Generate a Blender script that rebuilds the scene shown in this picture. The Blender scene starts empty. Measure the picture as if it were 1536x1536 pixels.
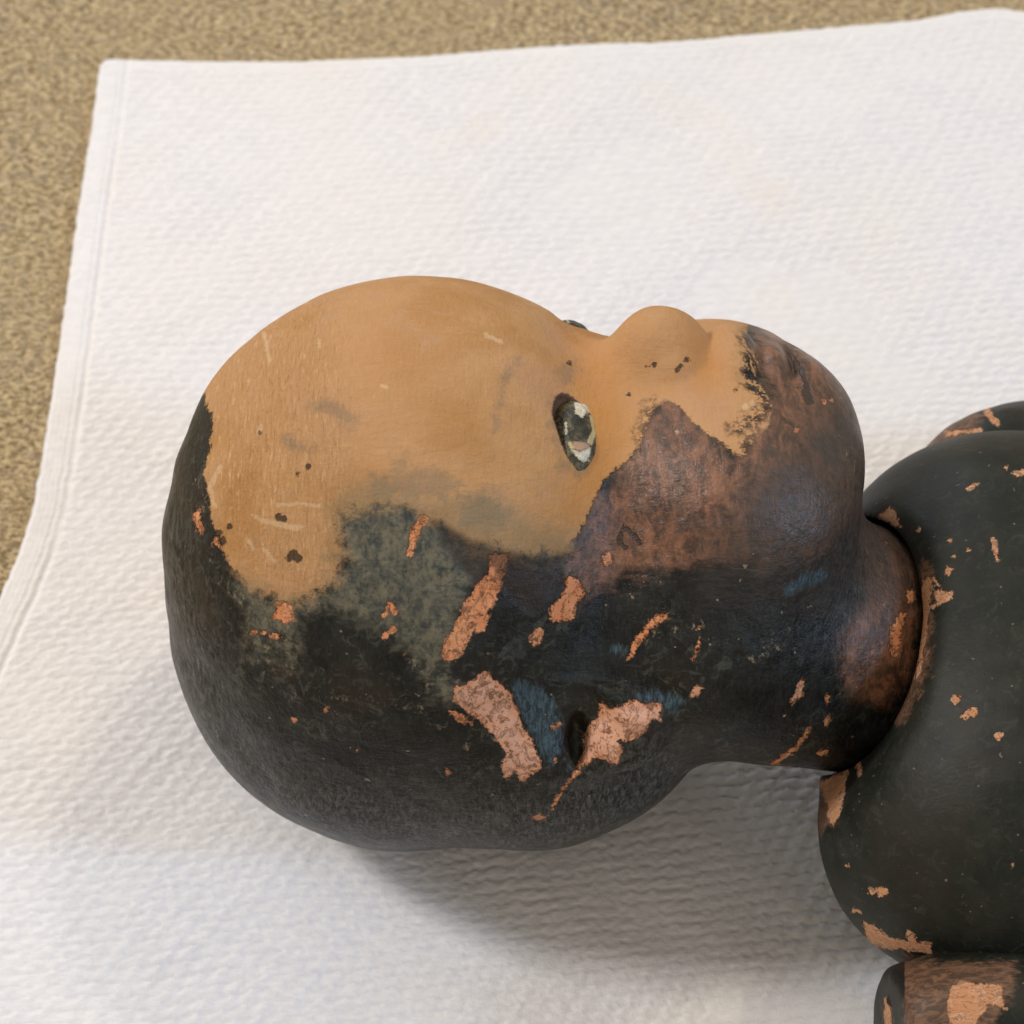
import bpy, math
import numpy as np
rad = math.radians

# ------------------------------------------------------------------ camera
# All measures below are in "units" of 0.13 mm; the view frame V has x right,
# y up and z towards the viewer, and is turned rigidly into the world.
UNIT = 0.00013
ELEV = rad(55)                   # camera looks down at the towel this steeply
FOC = 3200.0                     # camera distance in units
PLANE = -468.0                   # towel plane along the world's up direction
UPV = np.array([0, math.cos(ELEV), math.sin(ELEV)])
RW = np.array([[1, 0, 0], [0, math.sin(ELEV), -math.cos(ELEV)], [0, math.cos(ELEV), math.sin(ELEV)]])

def to_world(p):
    q = np.asarray(p, float) @ RW.T
    q[..., 2] -= PLANE
    return q * UNIT

sc = bpy.context.scene
COL = sc.collection
cam_d = bpy.data.cameras.new('camera')
cam = bpy.data.objects.new('camera', cam_d); COL.objects.link(cam)
cam.location = to_world(np.array([0., 0., FOC]))
cam.rotation_euler = (math.pi/2 - ELEV, 0, 0)
cam_d.angle = 2*math.atan(768/FOC)
cam_d.clip_start = 0.01; cam_d.clip_end = 50
cam_d.dof.use_dof = True
cam_d.dof.focus_distance = (FOC-230)*UNIT
cam_d.dof.aperture_fstop = 26
sc.camera = cam

# ------------------------------------------------------------------ light
w = bpy.data.worlds.new('World'); sc.world = w; w.use_nodes = True
bg = w.node_tree.nodes['Background']
bg.inputs[0].default_value = (1.0, 0.88, 0.74, 1); bg.inputs[1].default_value = 0.46

def area(name, loc, target, size, power, color, size_y=None):
    d = bpy.data.lights.new(name, 'AREA'); d.energy = power; d.color = color
    d.size = size
    if size_y: d.shape = 'RECTANGLE'; d.size_y = size_y
    o = bpy.data.objects.new(name, d); COL.objects.link(o)
    o.location = loc
    from mathutils import Vector
    v = Vector(target) - Vector(loc)
    o.rotation_euler = v.to_track_quat('-Z', 'Y').to_euler()
    return o
area('ceiling_lamp', (-1.15, 0.20, 1.25), (0, 0, 0), 0.26, 14.4, (1.0, 0.955, 0.92))
area('second_lamp', (0.50, 0.62, 1.45), (0, 0, 0), 0.16, 3.4, (1.0, 0.82, 0.62))
area('window', (1.7, -0.50, 0.95), (0, 0, 0), 0.22, 12.5, (0.42, 0.66, 1.0), 0.34)
area('far_window', (-0.75, 2.1, 0.75), (0, 0, 0), 0.9, 8.0, (0.72, 0.86, 1.0), 0.7)
sc.view_settings.view_transform = 'Standard'
sc.view_settings.look = 'None'
sc.view_settings.exposure = 0.1
sc.view_settings.gamma = 1.0

# ------------------------------------------------------------------ helpers
def tag(o, label=None, cat=None, kind=None, group=None):
    if label: o['label'] = label
    if cat: o['category'] = cat
    if kind: o['kind'] = kind
    if group: o['group'] = group

def make_mesh(name, verts, quads, mat, parent=None, attrs=None, smooth=True, world=True):
    me = bpy.data.meshes.new(name)
    v = to_world(verts) if world else np.asarray(verts)
    n, m = len(v), len(quads); k = quads.shape[1]
    me.vertices.add(n); me.vertices.foreach_set('co', v.astype(np.float32).ravel())
    me.loops.add(m*k); me.loops.foreach_set('vertex_index', quads.astype(np.int32).ravel())
    me.polygons.add(m); me.polygons.foreach_set('loop_start', np.arange(0, m*k, k, dtype=np.int32))
    me.polygons.foreach_set('use_smooth', np.full(m, smooth))
    me.update(calc_edges=True)
    for a, val in (attrs or {}).items():
        at = me.attributes.new(a, 'FLOAT', 'POINT'); at.data.foreach_set('value', val.astype(np.float32))
    ob = bpy.data.objects.new(name, me); COL.objects.link(ob)
    if mat: me.materials.append(mat)
    if parent: ob.parent = parent
    return ob

_r = np.random.RandomState(5)
def sine_noise(p, scale, seed, octaves=3, n=7):
    r = np.random.RandomState(seed); out = np.zeros(len(p)); amp = 1.; tot = 0
    for o in range(octaves):
        for i in range(n):
            k = r.normal(size=p.shape[1]); k *= (2*math.pi/scale)*(2**o)*r.uniform(.6, 1.4)/np.linalg.norm(k)
            out += amp/n*np.sin(p @ k + r.uniform(0, 6.28)+1.3*np.sin(p @ (k[::-1]*.6)))
        tot += amp; amp *= .5
    return out*1.8/tot

def smin(a, b, k):
    h = np.clip(.5+.5*(b-a)/k, 0, 1)
    return b*(1-h)+a*h-k*h*(1-h)
def smax(a, b, k): return -smin(-a, -b, k)
def ell(p, c, r):
    q = p-np.asarray(c, float); r = np.asarray(r, float)
    k0 = np.sqrt(((q/r)**2).sum(1)); k1 = np.sqrt(((q/r**2)**2).sum(1))+1e-9
    return k0*(k0-1)/k1
def sph(p, c, r): return np.sqrt(((p-np.asarray(c, float))**2).sum(1))-r
def cone(p, a, b, ra, rb):
    a = np.asarray(a, float); b = np.asarray(b, float)
    t = np.clip(((p-a) @ (b-a))/((b-a) @ (b-a)), 0, 1)
    return np.sqrt(((p-a-t[:, None]*(b-a))**2).sum(1))-(ra+(rb-ra)*t)

def mesh_sdf(f, lo, hi, h, B=8):
    lo = np.array(lo, float); hi = np.array(hi, float)
    nb = np.ceil((hi-lo)/(h*B)).astype(int); n = nb*B+1
    ctr = np.stack(np.meshgrid(*[lo[i]+(np.arange(nb[i])+.5)*h*B for i in range(3)], indexing='ij'), -1).reshape(-1, 3)
    dc = f(ctr)
    G = np.repeat(np.repeat(np.repeat(np.sign(dc).reshape(nb), B, 0), B, 1), B, 2).astype(np.float32)*1e3
    G = np.pad(G, ((0, 1),)*3, mode='edge')
    act = np.where(np.abs(dc) < h*B*1.35)[0]
    loc = np.stack(np.meshgrid(*[np.arange(B+1)]*3, indexing='ij'), -1).reshape(-1, 3)
    bi = np.stack(np.unravel_index(act, nb), -1)*B
    for s in range(0, len(bi), 500):
        idx = (bi[s:s+500, None]+loc[None]).reshape(-1, 3)
        G[idx[:, 0], idx[:, 1], idx[:, 2]] = f(lo+idx*h)
    S = G < 0
    cnt = np.zeros(tuple(np.array(G.shape)-1), np.int8)
    for c in loc[(loc < 2).all(1)]:
        cnt += S[c[0]:c[0]+cnt.shape[0], c[1]:c[1]+cnt.shape[1], c[2]:c[2]+cnt.shape[2]]
    cells = np.argwhere((cnt > 0) & (cnt < 8))
    vid = np.full(cnt.shape, -1, np.int32); vid[tuple(cells.T)] = np.arange(len(cells))
    acc = np.zeros((len(cells), 3)); num = np.zeros(len(cells))
    corners = [np.array(((i >> 2) & 1, (i >> 1) & 1, i & 1)) for i in range(8)]
    for i in range(8):
        for ax in range(3):
            if corners[i][ax] == 0:
                a = corners[i]; b = a.copy(); b[ax] = 1
                ga = G[tuple((cells+a).T)]; gb = G[tuple((cells+b).T)]
                x = (ga < 0) != (gb < 0)
                t = np.where(x, ga/np.where(x, ga-gb, 1), 0)
                acc += np.where(x[:, None], a+t[:, None]*(b-a), 0); num += x
    V = lo+(cells+acc/num[:, None])*h
    Q = []
    for ax in range(3):
        sl0 = [slice(None)]*3; sl1 = [slice(None)]*3; sl0[ax] = slice(0, -1); sl1[ax] = slice(1, None)
        A = S[tuple(sl0)]; Bq = S[tuple(sl1)]
        e = np.argwhere(A != Bq); u, v = (ax+1) % 3, (ax+2) % 3
        ok = (e[:, u] > 0) & (e[:, v] > 0) & (e[:, u] < cnt.shape[u]) & (e[:, v] < cnt.shape[v])
        e = e[ok]; du = np.eye(3, dtype=int)[u]; dv = np.eye(3, dtype=int)[v]
        q = np.stack([vid[tuple((e-du-dv).T)], vid[tuple((e-dv).T)], vid[tuple(e.T)], vid[tuple((e-du).T)]], 1)
        ins = A[tuple(e.T)]
        q[~ins] = q[~ins][:, ::-1]
        Q.append(q)
    Q = np.concatenate(Q); Q = Q[(Q >= 0).all(1)]
    e = h*.5
    for _ in range(2):
        d = f(V)
        g = np.stack([(f(V+e*np.eye(3)[i])-f(V-e*np.eye(3)[i]))/(2*e) for i in range(3)], 1)
        g2 = (g*g).sum(1)+1e-6
        V = V-np.clip(d/g2, -h, h)[:, None]*g*.8
    return V, Q, g/np.sqrt(g2)[:, None]

def project(v):                      # photograph pixel of a point in the view frame
    k = FOC/(FOC-v[:, 2])
    return np.stack([768+v[:, 0]*k, 768-v[:, 1]*k], 1)

def poly_sd(P, poly):                # signed distance, positive inside
    poly = np.asarray(poly, float); m = 60
    out = np.full(len(P), -80.0)
    bb = (P[:, 0] > poly[:, 0].min()-m) & (P[:, 0] < poly[:, 0].max()+m) & (P[:, 1] > poly[:, 1].min()-m) & (P[:, 1] < poly[:, 1].max()+m)
    q = P[bb]
    if not len(q): return out
    d = np.full(len(q), 1e9); ins = np.zeros(len(q), bool)
    for i in range(len(poly)):
        a = poly[i-1]; b = poly[i]; e = b-a; w_ = q-a
        t = np.clip(w_ @ e/(e @ e+1e-9), 0, 1)
        d = np.minimum(d, ((w_-t[:, None]*e)**2).sum(1))
        c = ((a[1] > q[:, 1]) != (b[1] > q[:, 1]))
        xs = a[0]+(q[:, 1]-a[1])*e[0]/(e[1] if abs(e[1]) > 1e-9 else 1e-9)
        ins ^= c & (q[:, 0] < xs)
    d = np.sqrt(d)
    out[bb] = np.where(ins, d, -d)
    return np.clip(out, -80, 80)
def line_sd(P, pts, wdt):
    pts = np.asarray(pts, float); d = np.full(len(P), 1e9)
    for i in range(len(pts)-1):
        a, b = pts[i], pts[i+1]; e = b-a; w_ = P-a
        t = np.clip(w_ @ e/(e @ e+1e-9), 0, 1)
        d = np.minimum(d, ((w_-t[:, None]*e)**2).sum(1))
    return wdt-np.sqrt(d)
def union_sd(P, polys=(), lines=(), dots=()):
    out = np.full(len(P), -80.0)
    for q in polys: out = np.maximum(out, poly_sd(P, q))
    for pts, wd in lines: out = np.maximum(out, line_sd(P, pts, wd))
    for x, y, r in dots: out = np.maximum(out, r-np.hypot(P[:, 0]-x, P[:, 1]-y))
    return np.clip(out, -80, 80)

# ---- node helpers
class NT:
    def __init__(s, name):
        s.m = bpy.data.materials.new(name); s.m.use_nodes = True; s.t = s.m.node_tree
        s.b = s.t.nodes['Principled BSDF']; s.b.inputs['Specular IOR Level'].default_value = .5
        s.co = s.t.nodes.new('ShaderNodeTexCoord').outputs['Object']
    def n(s, t, **k):
        o = s.t.nodes.new(t)
        for a, v in k.items(): setattr(o, a, v)
        return o
    def put(s, sock, v):
        if isinstance(v, bpy.types.NodeSocket): s.t.links.new(v, sock)
        else: sock.default_value = v
    def math(s, op, a, b=0., c=None, clamp=False):
        o = s.n('ShaderNodeMath', operation=op, use_clamp=clamp); s.put(o.inputs[0], a); s.put(o.inputs[1], b)
        if c is not None: s.put(o.inputs[2], c)
        return o.outputs[0]
    def attr(s, name): return s.n('ShaderNodeAttribute', attribute_name=name).outputs['Fac']
    def noise(s, size, detail=4, rough=.55, scale3=(1, 1, 1), off=0., dist=0., rot=(0, 0, 0)):
        mp = s.n('ShaderNodeMapping'); s.t.links.new(s.co, mp.inputs['Vector'])
        mp.inputs['Scale'].default_value = scale3; mp.inputs['Location'].default_value = (off, off*.7, -off); mp.inputs['Rotation'].default_value = rot
        o = s.n('ShaderNodeTexNoise'); s.t.links.new(mp.outputs[0], o.inputs['Vector'])
        o.inputs['Scale'].default_value = 1/(size*UNIT); o.inputs['Detail'].default_value = detail; o.inputs['Roughness'].default_value = rough
        o.inputs['Distortion'].default_value = dist
        return o.outputs['Fac']
    def step(s, v, lo, hi, a=0., b=1.):
        o = s.n('ShaderNodeMapRange'); o.interpolation_type = 'SMOOTHSTEP'; s.put(o.inputs['Value'], v)
        for i, q in zip(('From Min', 'From Max', 'To Min', 'To Max'), (lo, hi, a, b)): s.put(o.inputs[i], q)
        return o.outputs['Result']
    def mix(s, f, a, b):
        o = s.n('ShaderNodeMix', data_type='RGBA'); s.put(o.inputs[0], f)
        for i, q in ((6, a), (7, b)): s.put(o.inputs[i], (*q, 1) if isinstance(q, tuple) else q)
        return o.outputs[2]
    def bump(s, h, dist, strength=1., normal=None):
        o = s.n('ShaderNodeBump'); s.put(o.inputs['Height'], h); o.inputs['Distance'].default_value = dist*UNIT; o.inputs['Strength'].default_value = strength
        if normal: s.t.links.new(normal, o.inputs['Normal'])
        return o.outputs[0]
    def ragged(s, name, terms, soft=1.5, shift=0.):
        """mask from a distance attribute whose edge is worn by noises (size, amplitude, extra)"""
        v = s.attr(name)
        for nz, amp in terms:
            v = s.math('ADD', v, s.math('MULTIPLY', s.math('SUBTRACT', nz, .5), amp))
        return s.step(v, -soft-shift, soft-shift)

# ------------------------------------------------------------------ carpet and towel
def ray_plane(px, py, c=PLANE):
    d = np.array([px-768, 768-py, -FOC]); o = np.array([0, 0, FOC])
    return o+(c-UPV @ o)/(UPV @ d)*d
def plane_xy(px, py, c=PLANE):      # world x,y of a photograph pixel on the towel, in units
    return (ray_plane(px, py, c) @ RW.T)[:2]

def carpet_material():
    m = NT('carpet_pile')
    a = m.noise(11, 3, .75, (.7, 1.5, 1)); b = m.noise(24, 2, .5, (.8, 1.3, 1), off=3); c = m.noise(5, 2, .6, off=9)
    d = m.noise(400, 2, .5, off=5)
    col = m.mix(m.step(a, .40, .60), (.20, .15, .075), (.68, .55, .34))
    col = m.mix(m.step(b, .50, .68, 0, .5), col, (.33, .27, .21))
    col = m.mix(m.step(c, .54, .70, 0, .6), col, (.66, .47, .27))
    col = m.mix(m.step(d, .35, .65, 0, .35), col, (.46, .35, .21))
    m.put(m.b.inputs['Base Color'], col); m.b.inputs['Roughness'].default_value = .95
    m.b.inputs['Specular IOR Level'].default_value = .1
    m.put(m.b.inputs['Normal'], m.bump(m.math('ADD', a, m.math('MULTIPLY', c, .5)), 7, .8))
    return m.m

def build_carpet():
    h = 6.; x = np.arange(-1500, 1600, h); y = np.arange(-1100, 2400, h)
    X, Y = np.meshgrid(x, y, indexing='ij'); P2 = np.stack([X.ravel(), Y.ravel()], 1)
    r = np.random.RandomState(2)
    z = r.uniform(-4, 4, len(P2)) + 3*sine_noise(P2, 60, 4, 2)
    rx = r.uniform(-2, 2, (len(P2), 2))
    V = np.column_stack([P2+rx, z-21])
    nx, ny = len(x), len(y); i = np.arange(nx*ny).reshape(nx, ny)
    Q = np.stack([i[:-1, :-1].ravel(), i[1:, :-1].ravel(), i[1:, 1:].ravel(), i[:-1, 1:].ravel()], 1)
    # flat continuation outwards: ring of large quads
    b0, b1, c0, c1 = x[0], x[-1], y[0], y[-1]; L = 9000
    xs = [-L, b0, b1, L]; ys = [-L, c0, c1, L+4000]; base = len(V)
    V = np.vstack([V, [[a, b, -22] for a in xs for b in ys]])
    g = base+np.arange(16).reshape(4, 4)
    Q = np.vstack([Q, [[g[a, b], g[a+1, b], g[a+1, b+1], g[a, b+1]] for a in range(3) for b in range(3) if not (a == 1 and b == 1)]])
    o = make_mesh('carpet', V*UNIT, Q, carpet_material(), world=False)
    tag(o, 'speckled beige carpet around the white towel', None, 'structure')

TO = plane_xy(150, 84); TB = plane_xy(1496, 12); TC = plane_xy(84, 540)
tu = (TB-TO)/np.linalg.norm(TB-TO)
tv = (TC-TO); tv = tv/np.linalg.norm(tv)
def towel_uv(x, y): return np.linalg.solve(np.stack([tu, tv], 1), np.array([x, y])-TO)
LEFT = np.array([towel_uv(*plane_xy(*q)) for q in [(150, 84), (134, 200), (118, 300), (102, 420), (84, 540), (62, 680), (45, 770), (28, 822), (-5, 900), (-60, 1010), (-120, 1130), (-180, 1300), (-240, 1550), (-300, 1900)]])
TOP = np.array([towel_uv(*plane_xy(*q)) for q in [(150, 84), (300, 88), (450, 88), (640, 80), (760, 71), (860, 66), (1000, 60), (1100, 50), (1240, 38), (1380, 26), (1440, 14), (1496, 9), (1540, 14), (1700, 22), (2000, 40)]])

def towel_material():
    m = NT('white_cotton')
    a = m.noise(14, 3, .6, (.6, 1.6, 1)); b = m.noise(3.2, 2, .6, off=4); c = m.noise(420, 2, .5, off=2)
    st = m.noise(300, 2, .5, off=17)
    col = m.mix(m.step(a, .35, .65), (.775, .77, .785), (.84, .835, .845))
    col = m.mix(m.step(c, .45, .7, 0, .5), col, (.83, .81, .775))
    col = m.mix(m.step(st, .60, .78, 0, .35), col, (.83, .77, .65))
    col = m.mix(m.step(m.attr('weave'), .95, .1, 0, .34), col, (.60, .59, .66))
    m.put(m.b.inputs['Base Color'], col); m.b.inputs['Roughness'].default_value = .92
    m.b.inputs['Specular IOR Level'].default_value = .15
    m.b.inputs['Sheen Weight'].default_value = .15
    m.put(m.b.inputs['Normal'], m.bump(m.math('ADD', m.math('MULTIPLY', b, .5), a), 3.0, .55))
    return m.m

def build_towel():
    h = 3.6
    v = np.arange(0, 2500, h)
    u = np.arange(0, 2200, h)
    nu, nv = len(u), len(v); U, Vv = np.meshgrid(u, v, indexing='ij')
    dl = np.interp(v, LEFT[:, 1], LEFT[:, 0]); dt = np.interp(u, TOP[:, 0], TOP[:, 1])
    dl = dl+2.2*sine_noise(v[:, None], 60, 3, 3)
    dt = dt+2.4*sine_noise(u[:, None], 70, 4, 3)
    UU = U+dl[None, :]*np.exp(-U/500.); VV = Vv+dt[:, None]*np.exp(-Vv/300.)
    # rounded corner
    cr = 26.; inc = (U < cr) & (Vv < cr)
    du, dv = cr-U, cr-Vv; rr = np.maximum(np.maximum(du, dv), 1e-6)/np.maximum(np.hypot(du, dv), 1e-6)
    UU = np.where(inc, UU+du*(1-rr), UU); VV = np.where(inc, VV+dv*(1-rr), VV)
    P2 = np.stack([U.ravel(), Vv.ravel()], 1)
    wob = sine_noise(P2, 260, 11, 2).reshape(U.shape); wob2 = sine_noise(P2, 90, 12, 2).reshape(U.shape)
    # huck weave: short floats in staggered rows
    pv, pu = 21.0, 34.
    a = Vv+7*wob+1.4*wob2+.03*U; row = np.floor(a/pv); fv = a/pv-row
    b = U+2*wob2+row*pu*.36+3*wob; fu = (b/pu) % 1
    amp = .55+.45*np.clip(.5+sine_noise(P2, 330, 13, 2).reshape(U.shape), 0, 1)
    ed = np.minimum(fv, 1-fv)*pv; sg = np.sin(math.pi*fu)
    dash = np.clip(1.5*sg-.35+.5*sine_noise(P2, 90, 15, 2).reshape(U.shape), 0, 1)
    rowp = 1-dash*np.exp(-(ed/3.6)**2)
    wv = rowp*(.62+.38*np.clip(.5+.9*np.cos(2*math.pi*(b/pu+.55*fv)), 0, 1))
    twill = .5+.5*np.sin(2*math.pi*((U*.55+a*1.0)/13.))
    body = np.clip((U-58)/8, 0, 1)*np.clip((Vv-26)/8, 0, 1)
    hem = 1-np.clip((U-54)/6, 0, 1)*np.clip((Vv-22)/6, 0, 1)
    hemlines = .5+.5*np.cos(2*math.pi*U/9.5)
    hgt = 4.2*amp*wv*body+.7*twill*body*amp+.7*body*sine_noise(P2, 19, 16, 2).reshape(U.shape)+hem*(2.2+1.3*hemlines*np.clip((62-U)/10, 0, 1)) - 4.0*np.exp(-((U-58)/4.5)**2) - 2.0*np.exp(-((U-44)/2.5)**2)
    hgt += .35*_r.normal(size=U.shape)
    waves = 9*sine_noise(P2, 800, 21, 1).reshape(U.shape)+2.5*sine_noise(P2, 240, 22, 2).reshape(U.shape)
    fade = np.clip(np.minimum(U, Vv)/200, 0, 1)
    z = hgt+waves*(.35+.65*fade)
    edge = np.clip(np.minimum(U, Vv)/8, 0, 1); z = z-6*(1-np.sqrt(edge))
    z = np.maximum(z, -4+.4*wob)
    W = TO+UU.reshape(-1, 1)*tu+VV.reshape(-1, 1)*tv
    wa = np.where(body > .5, wv*.9+.1, .85)
    top = np.column_stack([W, z.ravel()-4])
    i = np.arange(nu*nv).reshape(nu, nv)
    Q = np.stack([i[:-1, :-1].ravel(), i[:-1, 1:].ravel(), i[1:, 1:].ravel(), i[1:, :-1].ravel()], 1)
    rim = np.concatenate([i[:, 0][::-1], i[0, 1:], i[1:, -1], i[-1, :-1][::-1]])
    lo = top[rim].copy(); lo[:, 2] = -24; base = len(top)
    k = len(rim); j = np.arange(k); j2 = (j+1) % k
    Q = np.vstack([Q, np.stack([rim[j], base+j, base+j2, rim[j2]], 1)[:, ::-1]])
    V = np.vstack([top, lo])
    o = make_mesh('towel', V*UNIT, Q, towel_material(), world=False, attrs={'weave': np.concatenate([wa.ravel(), np.full(k, .8)])})
    tag(o, 'white textured cotton towel with a stitched hem, spread flat on the beige carpet', 'towel')

# ------------------------------------------------------------------ doll: head
HA = rad(31); HC = np.array([2., -77., 0.])
HF = np.array([0, math.cos(HA), math.sin(HA)]); HS = np.array([0, -math.sin(HA), math.cos(HA)])
def head_loc(p):
    q = p-HC; return np.column_stack([q[:, 0], q @ HF, q @ HS])
def head_pt(x, f, s): return HC+x*np.array([1., 0, 0])+f*HF+s*HS

NN = np.array([.845, -.19, -.50]); NN = NN/np.linalg.norm(NN); RINGC = np.array([520., -206., -30.])
NECK_A = RINGC-NN*300; NECK_B = RINGC+NN*60
EYE = np.array([83., 312., 159.]); EYE2 = np.array([82., 312., 142.])
def eye_opening(q):
    sd = q[:, 2] > 0
    t = np.column_stack([q[:, 0], q[:, 1], np.abs(q[:, 2])])-np.where(sd[:, None], EYE, EYE2); cs, sn = math.cos(.42), math.sin(.42)
    lu = t[:, 2]*cs-t[:, 1]*sn; ln = t[:, 2]*sn+t[:, 1]*cs
    wd = 1+np.clip(lu/110, -.1, .7)
    return ell(np.column_stack([(t[:, 0]-.10*lu+.0010*lu*lu)*wd, lu, ln]), (0, 0, 6), (26, 55, 32))
def sdf_head(p, base=False):
    q = head_loc(p); x, f, s = q.T; m = np.column_stack([x, f, np.abs(s)])
    d = ell(q, (-128, -2, 0), (392, 436, 376))
    d = smin(d, ell(q, (-150, 95, 0), (345, 338, 320)), 25)
    d = smin(d, ell(q, (-168, -112, 0), (345, 334, 348)), 25)
    d = smin(d, ell(q, (10, -112, 0), (335, 325, 365)), 30)
    d = smin(d, ell(q, (275, 130, 0), (225, 228, 235)), 110)
    d = smin(d, ell(m, (305, 165, 120), (165, 160, 165)), 60)        # cheeks
    d = smin(d, ell(q, (400, 200, 0), (93, 122, 128)), 60)           # chin
    # brow and eye hollows, bridge
    d = smax(d, -ell(m, (122, 456, 160), (78, 105, 130))-np.clip(-s/3, 0, 48), 60)
    d = smax(d, -ell(q, (124, 462, 0), (64, 92, 260)), 50)
    d = smin(d, cone(q, (110, 296, 0), (215, 348, 0), 40, 46), 46)
    # nose, with nostrils
    d = smin(d, ell(q, (206, 366, 0), (56, 54, 45)), 42)
    d = smin(d, ell(m, (224, 340, 44), (34, 37, 31)), 10)
    # upper lip mound, lips, mouth line, chin fold
    d = smin(d, ell(q, (305, 296, 0), (54, 90, 100)), 7)
    d = smin(d, ell(q, (368, 282, 0), (32, 72, 88)), 12)
    d = smin(d, ell(q, (424, 262, 0), (32, 66, 70)), 16)
    d = smax(d, -ell(q, (397, 368, -6), (7, 46, 74)), 14)
    d = smax(d, -ell(m, (268, 330, 34), (9, 9, 10)), 8)
    # ear
    e = np.column_stack([x-68, f+52, np.abs(s)-318])
    ring = np.sqrt((np.sqrt((e[:, 0]/1.18)**2+(e[:, 1]/.86)**2+1e-6)-84)**2+(e[:, 2]-13)**2)-27
    gap = np.clip((e[:, 1]-20)/50, 0, 1)*26
    d = smin(d, ring+gap, 16)
    d = smin(d, ell(e, (84, -30, 18), (50, 40, 27)), 16)
    d = smin(d, ell(e, (-92, -18, 18), (34, 72, 25)), 16)
    d = smin(d, ell(e, (-26, -8, 0), (42, 60, 20)), 16)
    d = smax(d, -ell(e, (20, -20, 24), (15, 42, 26)), 20)
    # neck
    n = cone(p, NECK_A, NECK_B, 200, 186)
    d = smin(d, n, 55)
    d = smax(d, (p-NECK_B) @ ((NECK_B-NECK_A)/np.linalg.norm(NECK_B-NECK_A))-10, 8)
    if base: return d
    # eye openings
    op = eye_opening(q)
    d = smax(d, -op, 4)
    # old uneven modelling
    back = np.clip((40-f)/200, 0, 1)+np.clip((-380-x)/80, 0, 1)
    d += 1.3*sine_noise(p, 130, 31, 2)+4.5*np.clip(back, 0, 1)*sine_noise(p, 210, 32, 1)
    return d

for _i in range(12):                  # seat the eyes on the face
    EYE[1] -= float(sdf_head(head_pt(*EYE)[None], True)[0])
    EYE2[1] -= float(sdf_head(head_pt(EYE2[0], EYE2[1], -EYE2[2])[None], True)[0])

TF = UPV; TS = np.array([0, -math.sin(ELEV), math.cos(ELEV)]); TCN = np.array([900., -272., 12.])
def sdf_torso(p):
    q = p-TCN; q = np.column_stack([q[:, 0], q @ TF, q @ TS]); m = np.column_stack([q[:, 0], q[:, 1], np.abs(q[:, 2])])
    d = ell(q, (60, 0, 0), (520, 310, 360))
    d = smin(d, ell(m, (-150, -20, 210), (252, 250, 225)), 120)
    d = smin(d, ell(q, (-120, -10, 0), (290, 250, 330)), 90)
    d = smin(d, ell(q, (-225, -30, 225), (225, 205, 200)), 60)
    t = p-(RINGC-NN*205); tn = t @ NN; tr = np.sqrt(np.maximum((t*t).sum(1)-tn*tn, 0))
    d = smax(d, -ell(np.column_stack([tn, tr]), (0, 0), (205, 300)), 40)
    d = smax(d, -cone(p, NECK_A, NECK_B+NN*20, 203, 195), 10)
    d = smax(d, q[:, 0]-420, 20)
    d += 1.2*sine_noise(p, 160, 41, 2)
    return d
def sdf_arm(side):
    def f(p):
        q = p-TCN; q = np.column_stack([q[:, 0], q @ TF, q @ TS*side])
        q = q-np.array([-112., -62., 102.] if side > 0 else [22., -8., 0.])
        d = smin(ell(q, (-110, -40, 400), ((235 if side > 0 else 170), 175, 125)), cone(q, (-60, -60, 440), (520, -120, 500), 125, 105), 60)
        if side > 0: d = smax(d, -258-q[:, 0]+.12*(q[:, 2]-400), 14)
        d = smax(d, q[:, 0]-420, 20)
        return d + 1.2*sine_noise(p, 120, 45, 2)
    return f
# ------------------------------------------------------------------ paint: traced once, stored on the surface
TAN = [(285, 520), (306, 590), (318, 630), (314, 670), (306, 710), (312, 752), (318, 785), (330, 815), (345, 850), (372, 872), (398, 892), (430, 905), (470, 892), (498, 868),
       (514, 838), (508, 812), (500, 790), (520, 772), (560, 748), (598, 756), (640, 776), (672, 790), (705, 812), (750, 822), (800, 832), (838, 828), (860, 806), (884, 768), (897, 735), (922, 704), (950, 684),
       (966, 664), (972, 636), (984, 612), (1004, 598), (1024, 612), (1048, 642), (1078, 662), (1100, 684), (1118, 692), (1128, 668), (1150, 642), (1162, 612), (1150, 590),
       (1136, 566), (1140, 540), (1124, 512), (1122, 480), (1120, 380), (300, 340)]
HAZE = [(500, 760), (540, 730), (600, 740), (660, 760), (700, 752), (745, 748), (785, 780), (840, 806), (850, 830), (846, 852), (800, 850), (760, 832), (735, 838), (715, 870), (690, 920), (668, 970), (668, 1010), (700, 1040),
        (690, 1060), (650, 1050), (630, 1000), (596, 960), (560, 930), (500, 912), (452, 925), (440, 990), (425, 1000), (420, 950), (400, 960), (380, 990), (372, 960), (366, 905), (345, 870), (380, 880), (430, 900), (490, 885), (520, 845), (512, 810)]
BROWN = [(985, 600), (1020, 590), (1060, 640), (1100, 680), (1125, 670), (1160, 600), (1130, 540), (1120, 470), (1200, 470), (1330, 560), (1330, 700), (1285, 800), (1215, 842), (1130, 862), (1050, 850),
         (985, 868), (930, 880), (890, 898), (868, 905), (848, 888), (838, 850), (862, 800), (892, 745), (930, 695), (965, 660)]
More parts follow.
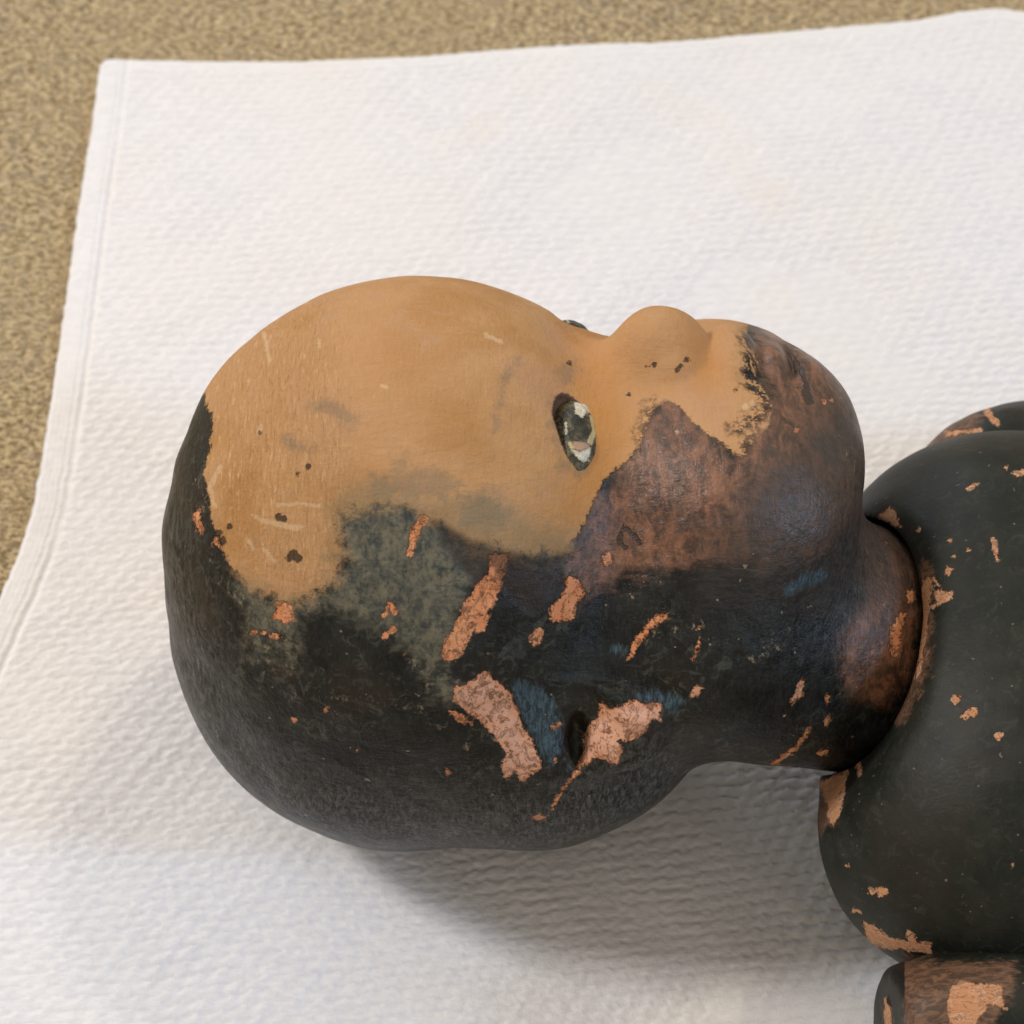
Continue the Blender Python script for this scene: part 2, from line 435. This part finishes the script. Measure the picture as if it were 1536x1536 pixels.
SMUDGES = dict(polys=[[(468, 598), (505, 600), (540, 625), (525, 640), (490, 622), (460, 612)], [(590, 690), (610, 678), (618, 705), (602, 712)],
                      [(690, 745), (745, 735), (770, 780), (730, 800), (690, 785)], [(560, 715), (640, 700), (700, 730), (640, 745), (565, 740)],
                      [(824, 590), (836, 600), (838, 650), (852, 700), (846, 712), (832, 670), (826, 630)],
                      [(850, 700), (884, 704), (876, 718), (858, 716)], [(838, 556), (860, 540), (866, 560), (846, 580)]],
               lines=[([(746, 640), (750, 600), (764, 560), (776, 540)], 3.5), ([(430, 662), (462, 676)], 3), ([(490, 835), (512, 842)], 5), ([(612, 768), (604, 800)], 4)])
BAND = dict(polys=[[(648, 784), (672, 790), (705, 812), (750, 826), (800, 838), (846, 836), (838, 880), (800, 920), (760, 900), (735, 846), (716, 880), (700, 860), (664, 824)]])
BLACKS = dict(
              polys=[[(1196, 548), (1204, 552), (1214, 580), (1220, 604), (1212, 606), (1204, 590), (1208, 575)]], lines=[([(936, 790), (948, 800), (960, 815)], 2.2), ([(932, 800), (928, 812), (938, 822)], 2.),
                     ([(1186, 532), (1196, 545)], 2.)],
              dots=[(971, 550, 2), (981, 547, 2.4), (1030, 540, 3.2), (1022, 549, 2), (1015, 556, 2), (943, 592, 1.4), (1103, 586, 1.8), (855, 545, 2.2), (440, 832, 6.5), (448, 838, 5), (433, 838, 4),
                    (462, 700, 3), (446, 712, 2.5), (418, 776, 4), (426, 778, 3.5), (300, 752, 4), (327, 800, 4), (333, 812, 5), (345, 790, 3), (390, 650, 1.6)])
CHIPS = dict(polys=[
    [(735, 832), (760, 832), (758, 855), (750, 880), (742, 905), (720, 935), (706, 955), (696, 975), (682, 992), (664, 990), (666, 968), (684, 935), (698, 905), (716, 876), (734, 860)],
    [(722, 918), (733, 922), (726, 945), (714, 950)],
    [(855, 862), (868, 870), (876, 892), (864, 902), (860, 930), (826, 932), (824, 912), (844, 892)], [(806, 940), (816, 944), (811, 963), (798, 968), (795, 958)],
    [(904, 834), (914, 828), (919, 840), (909, 850)],
    [(727, 1006), (744, 1022), (763, 1036), (774, 1061), (785, 1091), (801, 1115), (814, 1148), (796, 1162), (782, 1173), (774, 1156), (757, 1173), (752, 1154), (757, 1129), (747, 1113), (730, 1093), (714, 1074), (697, 1066), (681, 1052), (681, 1030), (700, 1028), (714, 1014)],
    [(673, 1066), (690, 1068), (708, 1085), (690, 1084)],
    [(901, 1055), (913, 1062), (952, 1051), (968, 1057), (993, 1055), (991, 1082), (979, 1080), (965, 1099), (946, 1110), (927, 1110), (933, 1123), (927, 1147), (913, 1143), (902, 1134), (886, 1143), (867, 1152), (875, 1129), (875, 1107), (886, 1082), (900, 1072)],
    [(1034, 1045), (1043, 1028), (1054, 1030), (1050, 1040), (1040, 1046)], [(1187, 1054), (1190, 1040), (1203, 1018), (1207, 1024), (1202, 1042)],
    [(1226, 1131), (1243, 1123), (1240, 1130), (1230, 1134)], [(1157, 1146), (1170, 1136), (1192, 1118), (1213, 1092), (1208, 1110), (1184, 1134), (1166, 1147)],
    [(1236, 1086), (1241, 1073), (1244, 1080), (1240, 1088)], [(1237, 1050), (1240, 1042), (1244, 1046), (1240, 1054)],
    [(1160, 1152), (1185, 1150), (1180, 1156), (1162, 1158)], [(798, 1228), (812, 1222), (818, 1226), (806, 1232)],
    [(942, 988), (946, 975), (954, 955), (965, 945), (977, 928), (1001, 921), (1003, 926), (984, 936), (972, 950), (958, 966), (948, 984)],
    [(290, 772), (300, 765), (303, 798), (297, 802)], [(322, 806), (330, 808), (332, 820), (320, 818)], [(416, 905), (436, 905), (440, 930), (425, 935), (412, 925)],
    [(1338, 940), (1350, 915), (1358, 920), (1352, 955), (1345, 985), (1336, 980)], [(1360, 886), (1368, 884), (1370, 902), (1362, 905)]],
    lines=[([(615, 830), (622, 800), (635, 778)], 5), ([(1048, 940), (1046, 970), (1040, 990)], 1.3), ([(868, 1155), (850, 1175), (835, 1200), (828, 1215)], 1.6), ([(380, 948), (402, 952), (422, 955)], 2.5), ([(575, 925), (585, 905), (592, 920)], 3),
           ([(590, 945), (575, 955)], 4)],
    dots=[(490, 1065, 2.2), (671, 1158, 3.2), (1176, 1073, 2.2), (442, 1078, 4), (833, 1140, 3), (536, 1126, 2), (830, 1090, 2), (838, 1085, 2.4), (606, 982, 2), (1236, 604, 3), (1248, 600, 3), (1196, 646, 3)])
PALE = dict(polys=[[(378, 772), (395, 778), (430, 786), (456, 790), (445, 795), (410, 788), (386, 780)]],
            lines=[([(416, 758), (445, 756), (478, 758)], 1.6), ([(396, 822), (406, 836), (412, 842)], 2), ([(462, 438), (458, 452)], 3.2), ([(486, 434), (500, 430)], 4), ([(396, 500), (400, 520), (404, 540)], 1.6),
                   ([(728, 502), (740, 508), (752, 512)], 1.8), ([(478, 510), (480, 520)], 1.5), ([(330, 700), (315, 730), (322, 760)], 2), ([(392, 640), (388, 648)], 2), ([(572, 578), (580, 582)], 1.4), ([(370, 808), (380, 822)], 1.5)],
            dots=[(1016, 648, 2), (1118, 610, 4), (1128, 604, 3)])
BLUE_SHEEN = dict(polys=[[(776, 1022), (800, 1030), (828, 1050), (842, 1085), (840, 1125), (826, 1148), (812, 1130), (802, 1105), (787, 1072), (770, 1034)],  # bluish reflections on ear and jaw crease, painted as colour
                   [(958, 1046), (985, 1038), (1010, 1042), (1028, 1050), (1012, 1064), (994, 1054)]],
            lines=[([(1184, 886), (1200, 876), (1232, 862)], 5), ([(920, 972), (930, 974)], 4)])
HTONE = [(660, 1040, 44, 20), (430, 985, 26, 60), (1140, 970, 26, 20)]

def put_attrs(V, N, spec, view_only=('chip', 'blue_sheen', 'pale', 'dark', 'smudge')):
    P = project(V); dirv = np.array([0, 0, FOC])-V; dirv /= np.linalg.norm(dirv, axis=1)[:, None]
    facing = (N*dirv).sum(1)
    out = {}
    for k, s in spec.items():
        sd = union_sd(P, **s)
        if k in view_only: sd = np.where(facing > -.03, sd, -80)
        out[k] = sd
    return out

def head_material():
    m = NT('worn_head_paint')
    n4 = m.noise(5, 3, .6); n12 = m.noise(14, 4, .6, off=2); n40 = m.noise(45, 4, .6, off=5); n120 = m.noise(130, 3, .5, off=8); n300 = m.noise(300, 2, .5, off=11)
    st = m.noise(16, 4, .65, (.35, 1.6, 1.6), off=4, dist=1.0, rot=(.2, .3, .5)); st2 = m.noise(9, 4, .7, (1.7, .35, .6), off=14, dist=.8, rot=(.1, .5, -.35))
    # black coat
    curl0 = m.noise(20, 4, .6, off=131, dist=1.)
    col = m.mix(m.step(n40, .35, .7), (.004, .005, .005), (.015, .016, .014))
    col = m.mix(m.math('MULTIPLY', m.step(m.noise(22, 4, .65, off=101, dist=1.5), .50, .68), m.step(n120, .38, .6)), col, (.060, .066, .052))
    crf = m.math('ADD', m.attr('crust'), m.math('MULTIPLY', m.math('SUBTRACT', curl0, .5), 60))
    crk = m.step(m.math('ADD', m.math('MULTIPLY', n4, .5), m.math('MULTIPLY', n12, .5)), .50, .60)
    col = m.mix(m.math('MULTIPLY', m.math('MULTIPLY', m.step(crf, 0, 16), crk), .85), col, m.mix(m.step(n12, .4, .6), (.10, .105, .075), (.27, .21, .14)))
    col = m.mix(m.math('MULTIPLY', m.step(st2, .40, .70), m.step(m.attr('rim_sheen'), -70, 20, .12, 1.)), col, (.105, .102, .092))  # grey sheen along the head's rims painted in as streaks, faint elsewhere
    col = m.mix(m.step(n120, .52, .72, 0, .6), col, (.034, .024, .018))
    col = m.mix(m.math('MULTIPLY', m.step(n4, .66, .76), .3), col, (.10, .10, .07))
    # brown wash over the lower face
    curl = m.noise(26, 7, .74, (1.3, .55, 1), off=71, dist=.5, rot=(.2, .1, .6))
    brown = m.mix(m.step(curl, .36, .66), (.055, .028, .019), (.25, .115, .062))
    brown = m.mix(m.step(n12, .52, .72, 0, .6), brown, (.30, .125, .060))
    brown = m.mix(m.step(n40, .5, .66, 0, .6), brown, (.055, .037, .026))
    brown = m.mix(m.step(st2, .55, .75, 0, .5), brown, (.10, .075, .055))
    bm = m.ragged('brown', [(n40, 60), (st, 34), (n120, 60)], 16, 0)
    bm = m.math('MAXIMUM', bm, m.ragged('neck', [(n40, 30), (st2, 40)], 18, 0))
    col = m.mix(bm, col, brown)
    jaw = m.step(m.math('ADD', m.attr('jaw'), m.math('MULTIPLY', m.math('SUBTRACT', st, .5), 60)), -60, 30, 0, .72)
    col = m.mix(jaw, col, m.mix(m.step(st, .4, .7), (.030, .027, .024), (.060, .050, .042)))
    # bald scrubbed zone: black thinned to grey green
    haze = m.mix(m.step(m.math('ADD', m.math('MULTIPLY', curl, .5), m.math('ADD', m.math('MULTIPLY', n12, .3), m.math('MULTIPLY', n4, .2))), .40, .60), (.048, .056, .052), (.20, .18, .122))
    haze = m.mix(m.step(n40, .52, .7, 0, .55), haze, (.075, .075, .066))
    hm = m.ragged('haze', [(n40, 60), (n12, 34), (st, 30)], 18, 0)
    col = m.mix(m.math('MULTIPLY', hm, .85), col, haze)
    # tan coat
    tan = m.mix(m.step(n120, .38, .62), (.44, .225, .080), (.51, .285, .125))
    tan = m.mix(m.step(n300, .42, .6, 0, .8), tan, (.50, .275, .125))
    br = m.step(m.attr('brush'), -40, 50, .12, 1.)
    arc = m.noise(9, 4, .7, (2.2, .45, .45), off=81, dist=.6, rot=(.3, .2, .5))
    tan = m.mix(m.math('MULTIPLY', m.step(arc, .54, .72), m.math('MULTIPLY', br, .85)), tan, (.70, .43, .21))
    tan = m.mix(m.math('MULTIPLY', m.step(arc, .46, .30), m.math('MULTIPLY', br, .8)), tan, (.36, .165, .05))
    tan = m.mix(m.step(st, .50, .78, 0, .32), tan, (.60, .38, .20))
    tan = m.mix(m.math('MULTIPLY', m.step(m.noise(7, 5, .75, (1, 2.5, 1), off=141, dist=1.), .56, .72), .35), tan, (.38, .20, .09))
    tan = m.mix(m.step(curl, .52, .74, 0, .3), tan, (.41, .215, .10))
    tan = m.mix(m.step(m.noise(60, 4, .6, off=91, dist=1.2), .55, .7, 0, .4), tan, (.50, .30, .175))
    tan = m.mix(m.step(n12, .60, .78, 0, .3), tan, (.36, .24, .13))
    orange = m.step(m.attr('orange'), -50, 45, 0, .75); tan = m.mix(orange, tan, (.49, .215, .05))
    sm = m.ragged('smudge', [(n12, 40), (n40, 40), (n4, 20)], 12, 0); tan = m.mix(m.math('MULTIPLY', sm, .5), tan, (.17, .15, .105))
    pinkish = m.step(n120, .56, .7, 0, .35); tan = m.mix(pinkish, tan, (.47, .25, .15))
    near = m.step(m.math('ADD', m.attr('haze'), m.math('ADD', m.math('MULTIPLY', m.math('SUBTRACT', n12, .5), 36), m.math('MULTIPLY', m.math('SUBTRACT', n40, .5), 50))), -32, 14, 0, .5)
    tan = m.mix(near, tan, (.20, .175, .11))
    tm = m.ragged('tan', [(n12, 15), (n40, 16), (n4, 14)], 2.0, 0)
    tm_soft = m.ragged('tan', [(n12, 40), (n40, 60), (curl, 50), (n4, 18)], 14, 6)
    soft = m.step(m.attr('haze'), -26, 4)
    tmm = m.math('ADD', m.math('MULTIPLY', tm, m.math('SUBTRACT', 1., soft)), m.math('MULTIPLY', tm_soft, soft), clamp=True)
    # speckled wear where the tan meets the brown lips
    sp = m.step(m.math('ADD', m.attr('speck'), m.math('MULTIPLY', m.math('SUBTRACT', n12, .5), 60)), -14, 14)
    spn = m.step(m.math('ADD', m.math('MULTIPLY', n4, .55), m.math('MULTIPLY', n12, .45)), .46, .52)
    tmm = m.math('MULTIPLY', tmm, m.math('SUBTRACT', 1., m.math('MULTIPLY', sp, spn)), clamp=True)
    col = m.mix(tmm, col, tan)
    # blue sheen painted as a tint, pale scratches, dark marks
    col = m.mix(m.math('MULTIPLY', m.ragged('socket', [(n4, 5), (n12, 5)], 1.2, 0), .9), col, m.mix(m.step(n12, .4, .6), (.045, .026, .022), (.11, .055, .038)))
    sheen_mask = m.math('MULTIPLY', m.ragged('blue_sheen', [(st2, 18), (n12, 12)], 8, 1), m.step(st2, .25, .6, .45, 1.))
    col = m.mix(m.math('MULTIPLY', sheen_mask, .85), col, m.mix(m.step(st2, .35, .7), (.026, .052, .072), (.085, .14, .17)))
    pl = m.ragged('pale', [(n4, 7), (n12, 7)], 1.4, 1.2)
    col = m.mix(m.math('MULTIPLY', pl, .55), col, (.66, .47, .28))
    # bare composition where paint has flaked off
    bare = m.mix(m.step(n40, .4, .62), (.66, .25, .105), (.72, .33, .165))
    bare = m.mix(m.step(n12, .55, .72, 0, .5), bare, (.45, .17, .07))
    bare = m.mix(m.step(m.attr('pink'), -10, 14, 0, .85), bare, m.mix(m.step(n12, .38, .62), (.76, .45, .33), (.66, .35, .22)))
    halo = m.ragged('chip', [(n4, 12), (n12, 20)], 3.5, -2.5); col = m.mix(m.math('MULTIPLY', halo, .55), col, (.16, .085, .05))
    ch = m.ragged('chip', [(n4, 12), (n12, 20)], 1.5, .9)
    hole = m.math('MAXIMUM', m.math('MULTIPLY', m.step(n12, .58, .66), .75), m.math('MULTIPLY', m.step(m.math('ABSOLUTE', m.math('SUBTRACT', curl, .5)), .014, .004), .35))
    ch = m.math('MULTIPLY', ch, m.math('SUBTRACT', 1., m.math('MULTIPLY', hole, .8)), clamp=True)
    col = m.mix(ch, col, bare)
    fl = m.math('MULTIPLY', m.step(m.noise(11, 1, .5, off=111), .765, .785), m.math('SUBTRACT', 1., tmm), clamp=True)
    col = m.mix(m.math('MULTIPLY', fl, .7), col, (.30, .22, .15))
    dk = m.math('MAXIMUM', m.ragged('dark', [(n4, 8), (n12, 8)], 1.4, 1.3), m.math('MULTIPLY', m.ragged('band', [(n12, 20), (n40, 30), (n4, 8)], 8, 0), .8))
    col = m.mix(m.math('MULTIPLY', dk, .88), col, (.035, .022, .017))
    m.put(m.b.inputs['Base Color'], col)
    rough = m.math('ADD', m.math('MULTIPLY', m.step(n40, .3, .7), .14), .27)
    rough = m.math('ADD', rough, m.math('MULTIPLY', st2, .12))
    rough = m.math('ADD', rough, m.math('MULTIPLY', m.math('MAXIMUM', tmm, ch), .26))
    rough = m.math('SUBTRACT', rough, m.math('MULTIPLY', sheen_mask, .1))
    m.put(m.b.inputs['Roughness'], rough)
    m.put(m.b.inputs['Specular IOR Level'], m.math('ADD', .27, m.math('MULTIPLY', bm, .28)))
    h = m.math('SUBTRACT', m.math('MULTIPLY', tmm, .5), m.math('MULTIPLY', ch, 2.4))
    h = m.math('ADD', h, m.math('MULTIPLY', st, .35)); h = m.math('ADD', h, m.math('MULTIPLY', st2, .35)); h = m.math('ADD', h, m.math('MULTIPLY', n40, 1.3)); h = m.math('SUBTRACT', h, m.math('MULTIPLY', dk, .8))
    h = m.math('ADD', h, m.math('MULTIPLY', m.math('MULTIPLY', arc, br), 1.1)); h = m.math('ADD', h, m.math('MULTIPLY', n12, .45)); h = m.math('ADD', h, m.math('MULTIPLY', n4, .12))
    m.put(m.b.inputs['Normal'], m.bump(h, 4.0, .85))
    return m.m

def body_material():
    m = NT('worn_body_paint')
    n4 = m.noise(5, 3, .6, off=21); n12 = m.noise(14, 4, .6, off=22); n40 = m.noise(45, 4, .6, off=25); n120 = m.noise(150, 3, .5, off=28)
    st = m.noise(12, 4, .65, (.5, 1.6, 1.2), off=24, dist=.8, rot=(.2, .3, .9))
    col = m.mix(m.step(n40, .35, .7), (.010, .012, .009), (.020, .022, .016))
    col = m.mix(m.step(n120, .5, .7, 0, .6), col, (.024, .018, .014))
    col = m.mix(m.math('MULTIPLY', m.step(n4, .68, .78), .25), col, (.09, .09, .06))
    col = m.mix(m.math('MULTIPLY', m.step(m.noise(22, 5, .7, off=201, dist=1.2), .52, .70), .7), col, (.038, .042, .032))
    col = m.mix(m.math('MULTIPLY', m.step(m.noise(8, 1, .5, off=211), .75, .78), .6), col, (.22, .17, .11))
    brown = m.mix(m.step(st, .38, .66), (.075, .044, .030), (.19, .105, .062))
    brown = m.mix(m.step(n12, .55, .72, 0, .6), brown, (.26, .14, .085))
    col = m.mix(m.ragged('brown', [(n12, 24), (n40, 40), (st, 14)], 8, 0), col, brown)
    bare = m.mix(m.step(n12, .42, .62), (.52, .25, .125), (.60, .34, .20))
    halo = m.ragged('chip', [(n4, 10), (n12, 20)], 3.5, -2.5); col = m.mix(m.math('MULTIPLY', halo, .5), col, (.13, .075, .05))
    ch = m.ragged('chip', [(n4, 11), (n12, 17)], 1.3, .7)
    ck = m.math('MAXIMUM', m.math('MULTIPLY', m.step(n12, .58, .66), .6), m.math('MULTIPLY', m.step(m.math('ABSOLUTE', m.math('SUBTRACT', st, .5)), .016, .004), .4))
    ch = m.math('MULTIPLY', ch, m.math('SUBTRACT', 1., ck), clamp=True)
    col = m.mix(ch, col, bare)
    col = m.mix(m.ragged('dark', [(n4, 4), (n12, 3)], 1.2, 0), col, (.014, .012, .010))
    m.put(m.b.inputs['Base Color'], col)
    m.put(m.b.inputs['Roughness'], m.math('ADD', m.math('MULTIPLY', n40, .12), m.math('ADD', m.math('MULTIPLY', ch, .2), .45)))
    m.b.inputs['Specular IOR Level'].default_value = .26
    h = m.math('SUBTRACT', m.math('MULTIPLY', n12, .35), m.math('MULTIPLY', ch, 2.4)); h = m.math('ADD', h, m.math('MULTIPLY', st, .35)); h = m.math('ADD', h, m.math('MULTIPLY', n4, .15))
    m.put(m.b.inputs['Normal'], m.bump(h, 1.8, .6))
    return m.m

def eye_material():
    m = NT('cracked_eye')
    n4 = m.noise(4, 3, .6, off=41); n12 = m.noise(10, 3, .6, off=42)
    col = m.mix(m.step(n12, .4, .62), (.030, .030, .018), (.13, .105, .050))
    col = m.mix(m.step(n4, .58, .68, 0, .6), col, (.25, .20, .11))
    col = m.mix(m.ragged('dark', [(n4, 8)], 4, 0), col, (.014, .017, .010))
    col = m.mix(m.ragged('flesh', [(n4, 4)], 1.5, 0), col, (.42, .26, .17))
    col = m.mix(m.ragged('yellow', [(n4, 4)], 1.2, 0), col, (.50, .42, .22))
    wt = m.ragged('white', [(n4, 9), (n12, 6)], 1.6, 0)
    col = m.mix(wt, col, m.mix(m.step(n4, .4, .6), (.70, .68, .56), (.52, .48, .34)))
    m.put(m.b.inputs['Base Color'], col); m.b.inputs['Roughness'].default_value = .42
    m.put(m.b.inputs['Normal'], m.bump(m.math('ADD', m.math('MULTIPLY', wt, .8), m.math('ADD', n12, m.math('MULTIPLY', n4, .4))), 4, .9))
    return m.m

# ------------------------------------------------------------------ build
build_carpet()
build_towel()

doll = bpy.data.objects.new('doll', None); COL.objects.link(doll)
tag(doll, 'old bald doll with tan face and flaking black paint, lying on the white towel', 'doll')

V, Q, N = mesh_sdf(sdf_head, (-560, -700, -600), (660, 440, 560), HEAD_RES if 'HEAD_RES' in globals() else 3.6)
spec = dict(crust=dict(lines=[([(378, 915), (388, 950), (402, 985), (400, 1000)], 16), ([(428, 925), (432, 980), (438, 1040)], 15), ([(610, 990), (640, 1004), (680, 1012), (702, 1040)], 13), ([(640, 1030), (672, 1034)], 12),
            ([(720, 1196), (760, 1190), (812, 1172)], 12), ([(960, 960), (1050, 930)], 8), ([(1130, 985), (1170, 960), (1180, 950)], 12), ([(298, 715), (300, 750), (298, 800)], 9), ([(312, 830), (335, 868), (360, 905)], 8), ([(480, 1040), (620, 1060), (700, 1120)], 10)], dots=[(880, 1060, 12)]), tan=dict(polys=[TAN]), haze=dict(polys=[HAZE]), brown=dict(polys=[BROWN]), smudge=SMUDGES, dark=BLACKS, band=BAND, neck=dict(polys=[[(1285, 790), (1330, 790), (1372, 850), (1378, 940), (1366, 1010), (1330, 1060), (1270, 1040), (1262, 960), (1300, 900), (1290, 840)]]), rim_sheen=dict(polys=[[(240, 700), (275, 900), (330, 1080), (430, 1180), (600, 1215), (820, 1215), (1000, 1120), (1010, 1180), (800, 1320), (400, 1320), (200, 1100)], [(1210, 600), (1330, 600), (1330, 800), (1200, 840)]]), brush=dict(polys=[[(300, 560), (400, 470), (500, 420), (520, 600), (540, 760), (520, 880), (440, 910), (300, 800)]]), chip=CHIPS, pale=PALE, blue_sheen=BLUE_SHEEN,
            pink=dict(polys=[CHIPS['polys'][5], CHIPS['polys'][7], CHIPS['polys'][8], CHIPS['polys'][9], CHIPS['polys'][15]]),
            orange=dict(lines=[([(880, 560), (900, 640), (885, 730)], 38), ([(1040, 520), (1060, 560)], 6)]),
            speck=dict(lines=[([(1140, 510), (1142, 560), (1165, 600)], 26), ([(1118, 690), (1140, 660)], 18), ([(968, 660), (985, 618)], 13), ([(1110, 640), (1150, 620)], 10)]),
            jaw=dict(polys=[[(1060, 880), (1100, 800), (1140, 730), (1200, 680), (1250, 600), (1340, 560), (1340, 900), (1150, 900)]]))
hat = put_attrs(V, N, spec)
hat['socket'] = np.clip(3.0-eye_opening(head_loc(V)), -60, 60)
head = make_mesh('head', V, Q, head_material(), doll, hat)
tag(head, 'bald head with a scuffed tan face and black painted crown')

em = eye_material()
ESPEC = dict(white=dict(polys=[[(861, 601), (880, 605), (898, 614), (892, 624), (880, 618), (874, 628), (862, 620)], [(857, 672), (870, 678), (888, 670), (884, 692), (872, 694), (862, 684)]], lines=[([(848, 634), (849, 650)], 2.5)]),
             yellow=dict(polys=[[(884, 622), (893, 626), (894, 650), (888, 668), (880, 664), (888, 646)]], lines=[([(855, 665), (860, 676)], 3)]),
             flesh=dict(polys=[[(860, 662), (880, 664), (886, 672), (870, 676), (858, 672)], [(876, 612), (886, 616), (880, 622)]]),
             dark=dict(dots=[(868, 630, 12), (878, 650, 8), (856, 650, 6)]))
for side, EC in ((1, EYE), (-1, EYE2)):
    cs, sn = math.cos(.42), math.sin(.42)
    def eye_sdf(p, side=side, EC=EC):
        q = head_loc(p); t = np.column_stack([q[:, 0], q[:, 1], q[:, 2]*side])-EC
        lu = t[:, 2]*cs-t[:, 1]*sn; ln = t[:, 2]*sn+t[:, 1]*cs
        return ell(np.column_stack([t[:, 0], lu, ln]), (-2, -7, -31), (37, 70, 36))+.9*sine_noise(p, 22, 61, 2)
    c = head_pt(EC[0], EC[1], EC[2]*side)
    V, Q, N = mesh_sdf(eye_sdf, c-100, c+100, 3.0)
    sp_ = put_attrs(V, N, ESPEC, view_only=())
    if side < 0:
        P = project(V)
        sp_ = put_attrs(V, N, dict(white=dict(lines=[([(851, 480), (853, 484)], 1.5)]), yellow=dict(lines=[([(882, 492), (895, 494)], 3)]), flesh=dict(lines=[([(884, 484), (900, 486)], 6)]), dark=dict(dots=[(860, 482, 14), (870, 492, 12)])), view_only=())
    eye = make_mesh('eye', V, Q, em, head, sp_)
    tag(eye, 'cracked dull eye with chipped whites' if side > 0 else None)

bmat = body_material()
TCH = dict(polys=[[(1449, 733), (1464, 722), (1467, 725), (1453, 735)], [(1518, 712), (1530, 704), (1545, 704), (1540, 712)], [(1316, 775), (1335, 760), (1341, 768), (1353, 792), (1332, 782)],
                  [(1384, 870), (1398, 862), (1396, 890), (1391, 930), (1386, 975), (1380, 1010), (1374, 1020), (1380, 960)], [(1404, 888), (1428, 886), (1426, 898), (1412, 905), (1404, 900)],
                  [(1285, 1146), (1290, 1143), (1293, 1160), (1288, 1164)], [(1229, 1174), (1271, 1152), (1266, 1188), (1259, 1223), (1250, 1239), (1243, 1230), (1241, 1206), (1233, 1188)],
                  [(1295, 1382), (1309, 1387), (1330, 1405), (1365, 1414), (1360, 1396), (1368, 1400), (1376, 1412), (1397, 1417), (1397, 1430), (1355, 1424), (1323, 1422), (1301, 1412)], [(1278, 1405), (1290, 1416), (1297, 1424), (1290, 1426)],
                  [(1423, 1440), (1444, 1430), (1462, 1446)]],
           lines=[([(1490, 810), (1492, 825), (1496, 838)], 2.4), ([(1400, 868), (1410, 880)], 1.6), ([(1340, 1050), (1360, 1025), (1372, 1000)], 2), ([(1296, 1130), (1305, 1120)], 2)],
           dots=[(1423, 855, 6), (1401, 909, 4), (1435, 1049, 7), (1458, 1068, 8), (1447, 1076, 4), (1498, 1105, 6), (1323, 1337, 8), (1306, 1337, 4.5), (1280, 1366, 2.5), (1290, 1368, 2.5), (1379, 794, 2.5), (1510, 700, 3), (1452, 825, 3), (1431, 835, 2.5), (1424, 812, 2.5), (1517, 1296, 2.2), (1270, 1298, 2.5)])
V, Q, N = mesh_sdf(sdf_torso, (380, -960, -620), (1360, 320, 640), 5.0)
make_mesh('torso', V, Q, bmat, doll, put_attrs(V, N, dict(chip=TCH, brown=dict(polys=[[(1215, 1165), (1245, 1160), (1250, 1240), (1225, 1250)]], lines=[([(1390, 850), (1392, 930), (1382, 1010), (1345, 1075)], 9), ([(1360, 1440), (1420, 1440), (1500, 1452)], 8)]),
                                                   dark=dict(lines=[([(1290, 1128), (1240, 1164)], 4)]))))
ACH = {1: dict(polys=[[(1428, 1480), (1445, 1474), (1508, 1478), (1500, 1490), (1512, 1520), (1492, 1504), (1480, 1510), (1462, 1540), (1425, 1540), (1420, 1510)]], lines=[([(1330, 1500), (1334, 1540)], 5)], dots=[(1345, 1470, 4)]),
       -1: dict(lines=[([(1478, 612), (1486, 625), (1494, 634)], 4.5), ([(1420, 650), (1470, 646)], 3)])}
ABR = {1: dict(polys=[[(1350, 1440), (1520, 1445), (1520, 1475), (1490, 1560), (1360, 1560)]]), -1: dict(polys=[[(1370, 600), (1440, 600), (1470, 625), (1475, 680), (1370, 680)]])}
ADK = {1: dict(lines=[([(1346, 1445), (1346, 1490), (1340, 1500)], 11)]), -1: dict()}
for side, lab in ((1, 'near arm with a brown worn shoulder'), (-1, 'far arm, dark with a rusty shoulder end')):
    c = TCN+TS*side*430
    V, Q, N = mesh_sdf(sdf_arm(side), c-np.array([520, 360, 360]), c+np.array([440, 360, 360]), 5.0)
    a = make_mesh('arm', V, Q, bmat, doll, put_attrs(V, N, dict(chip=ACH[side], brown=ABR[side], dark=ADK[side])))
    tag(a, lab)
# parents hold the parts without moving them
doll.location = to_world(HC+np.array([300., -200, -200])); doll.location.z = 0
bpy.context.view_layer.update()
mi = doll.matrix_world.inverted()
for o in doll.children: o.matrix_parent_inverse = mi
print('verts', sum(len(o.data.vertices) for o in bpy.data.objects if o.type == 'MESH'))
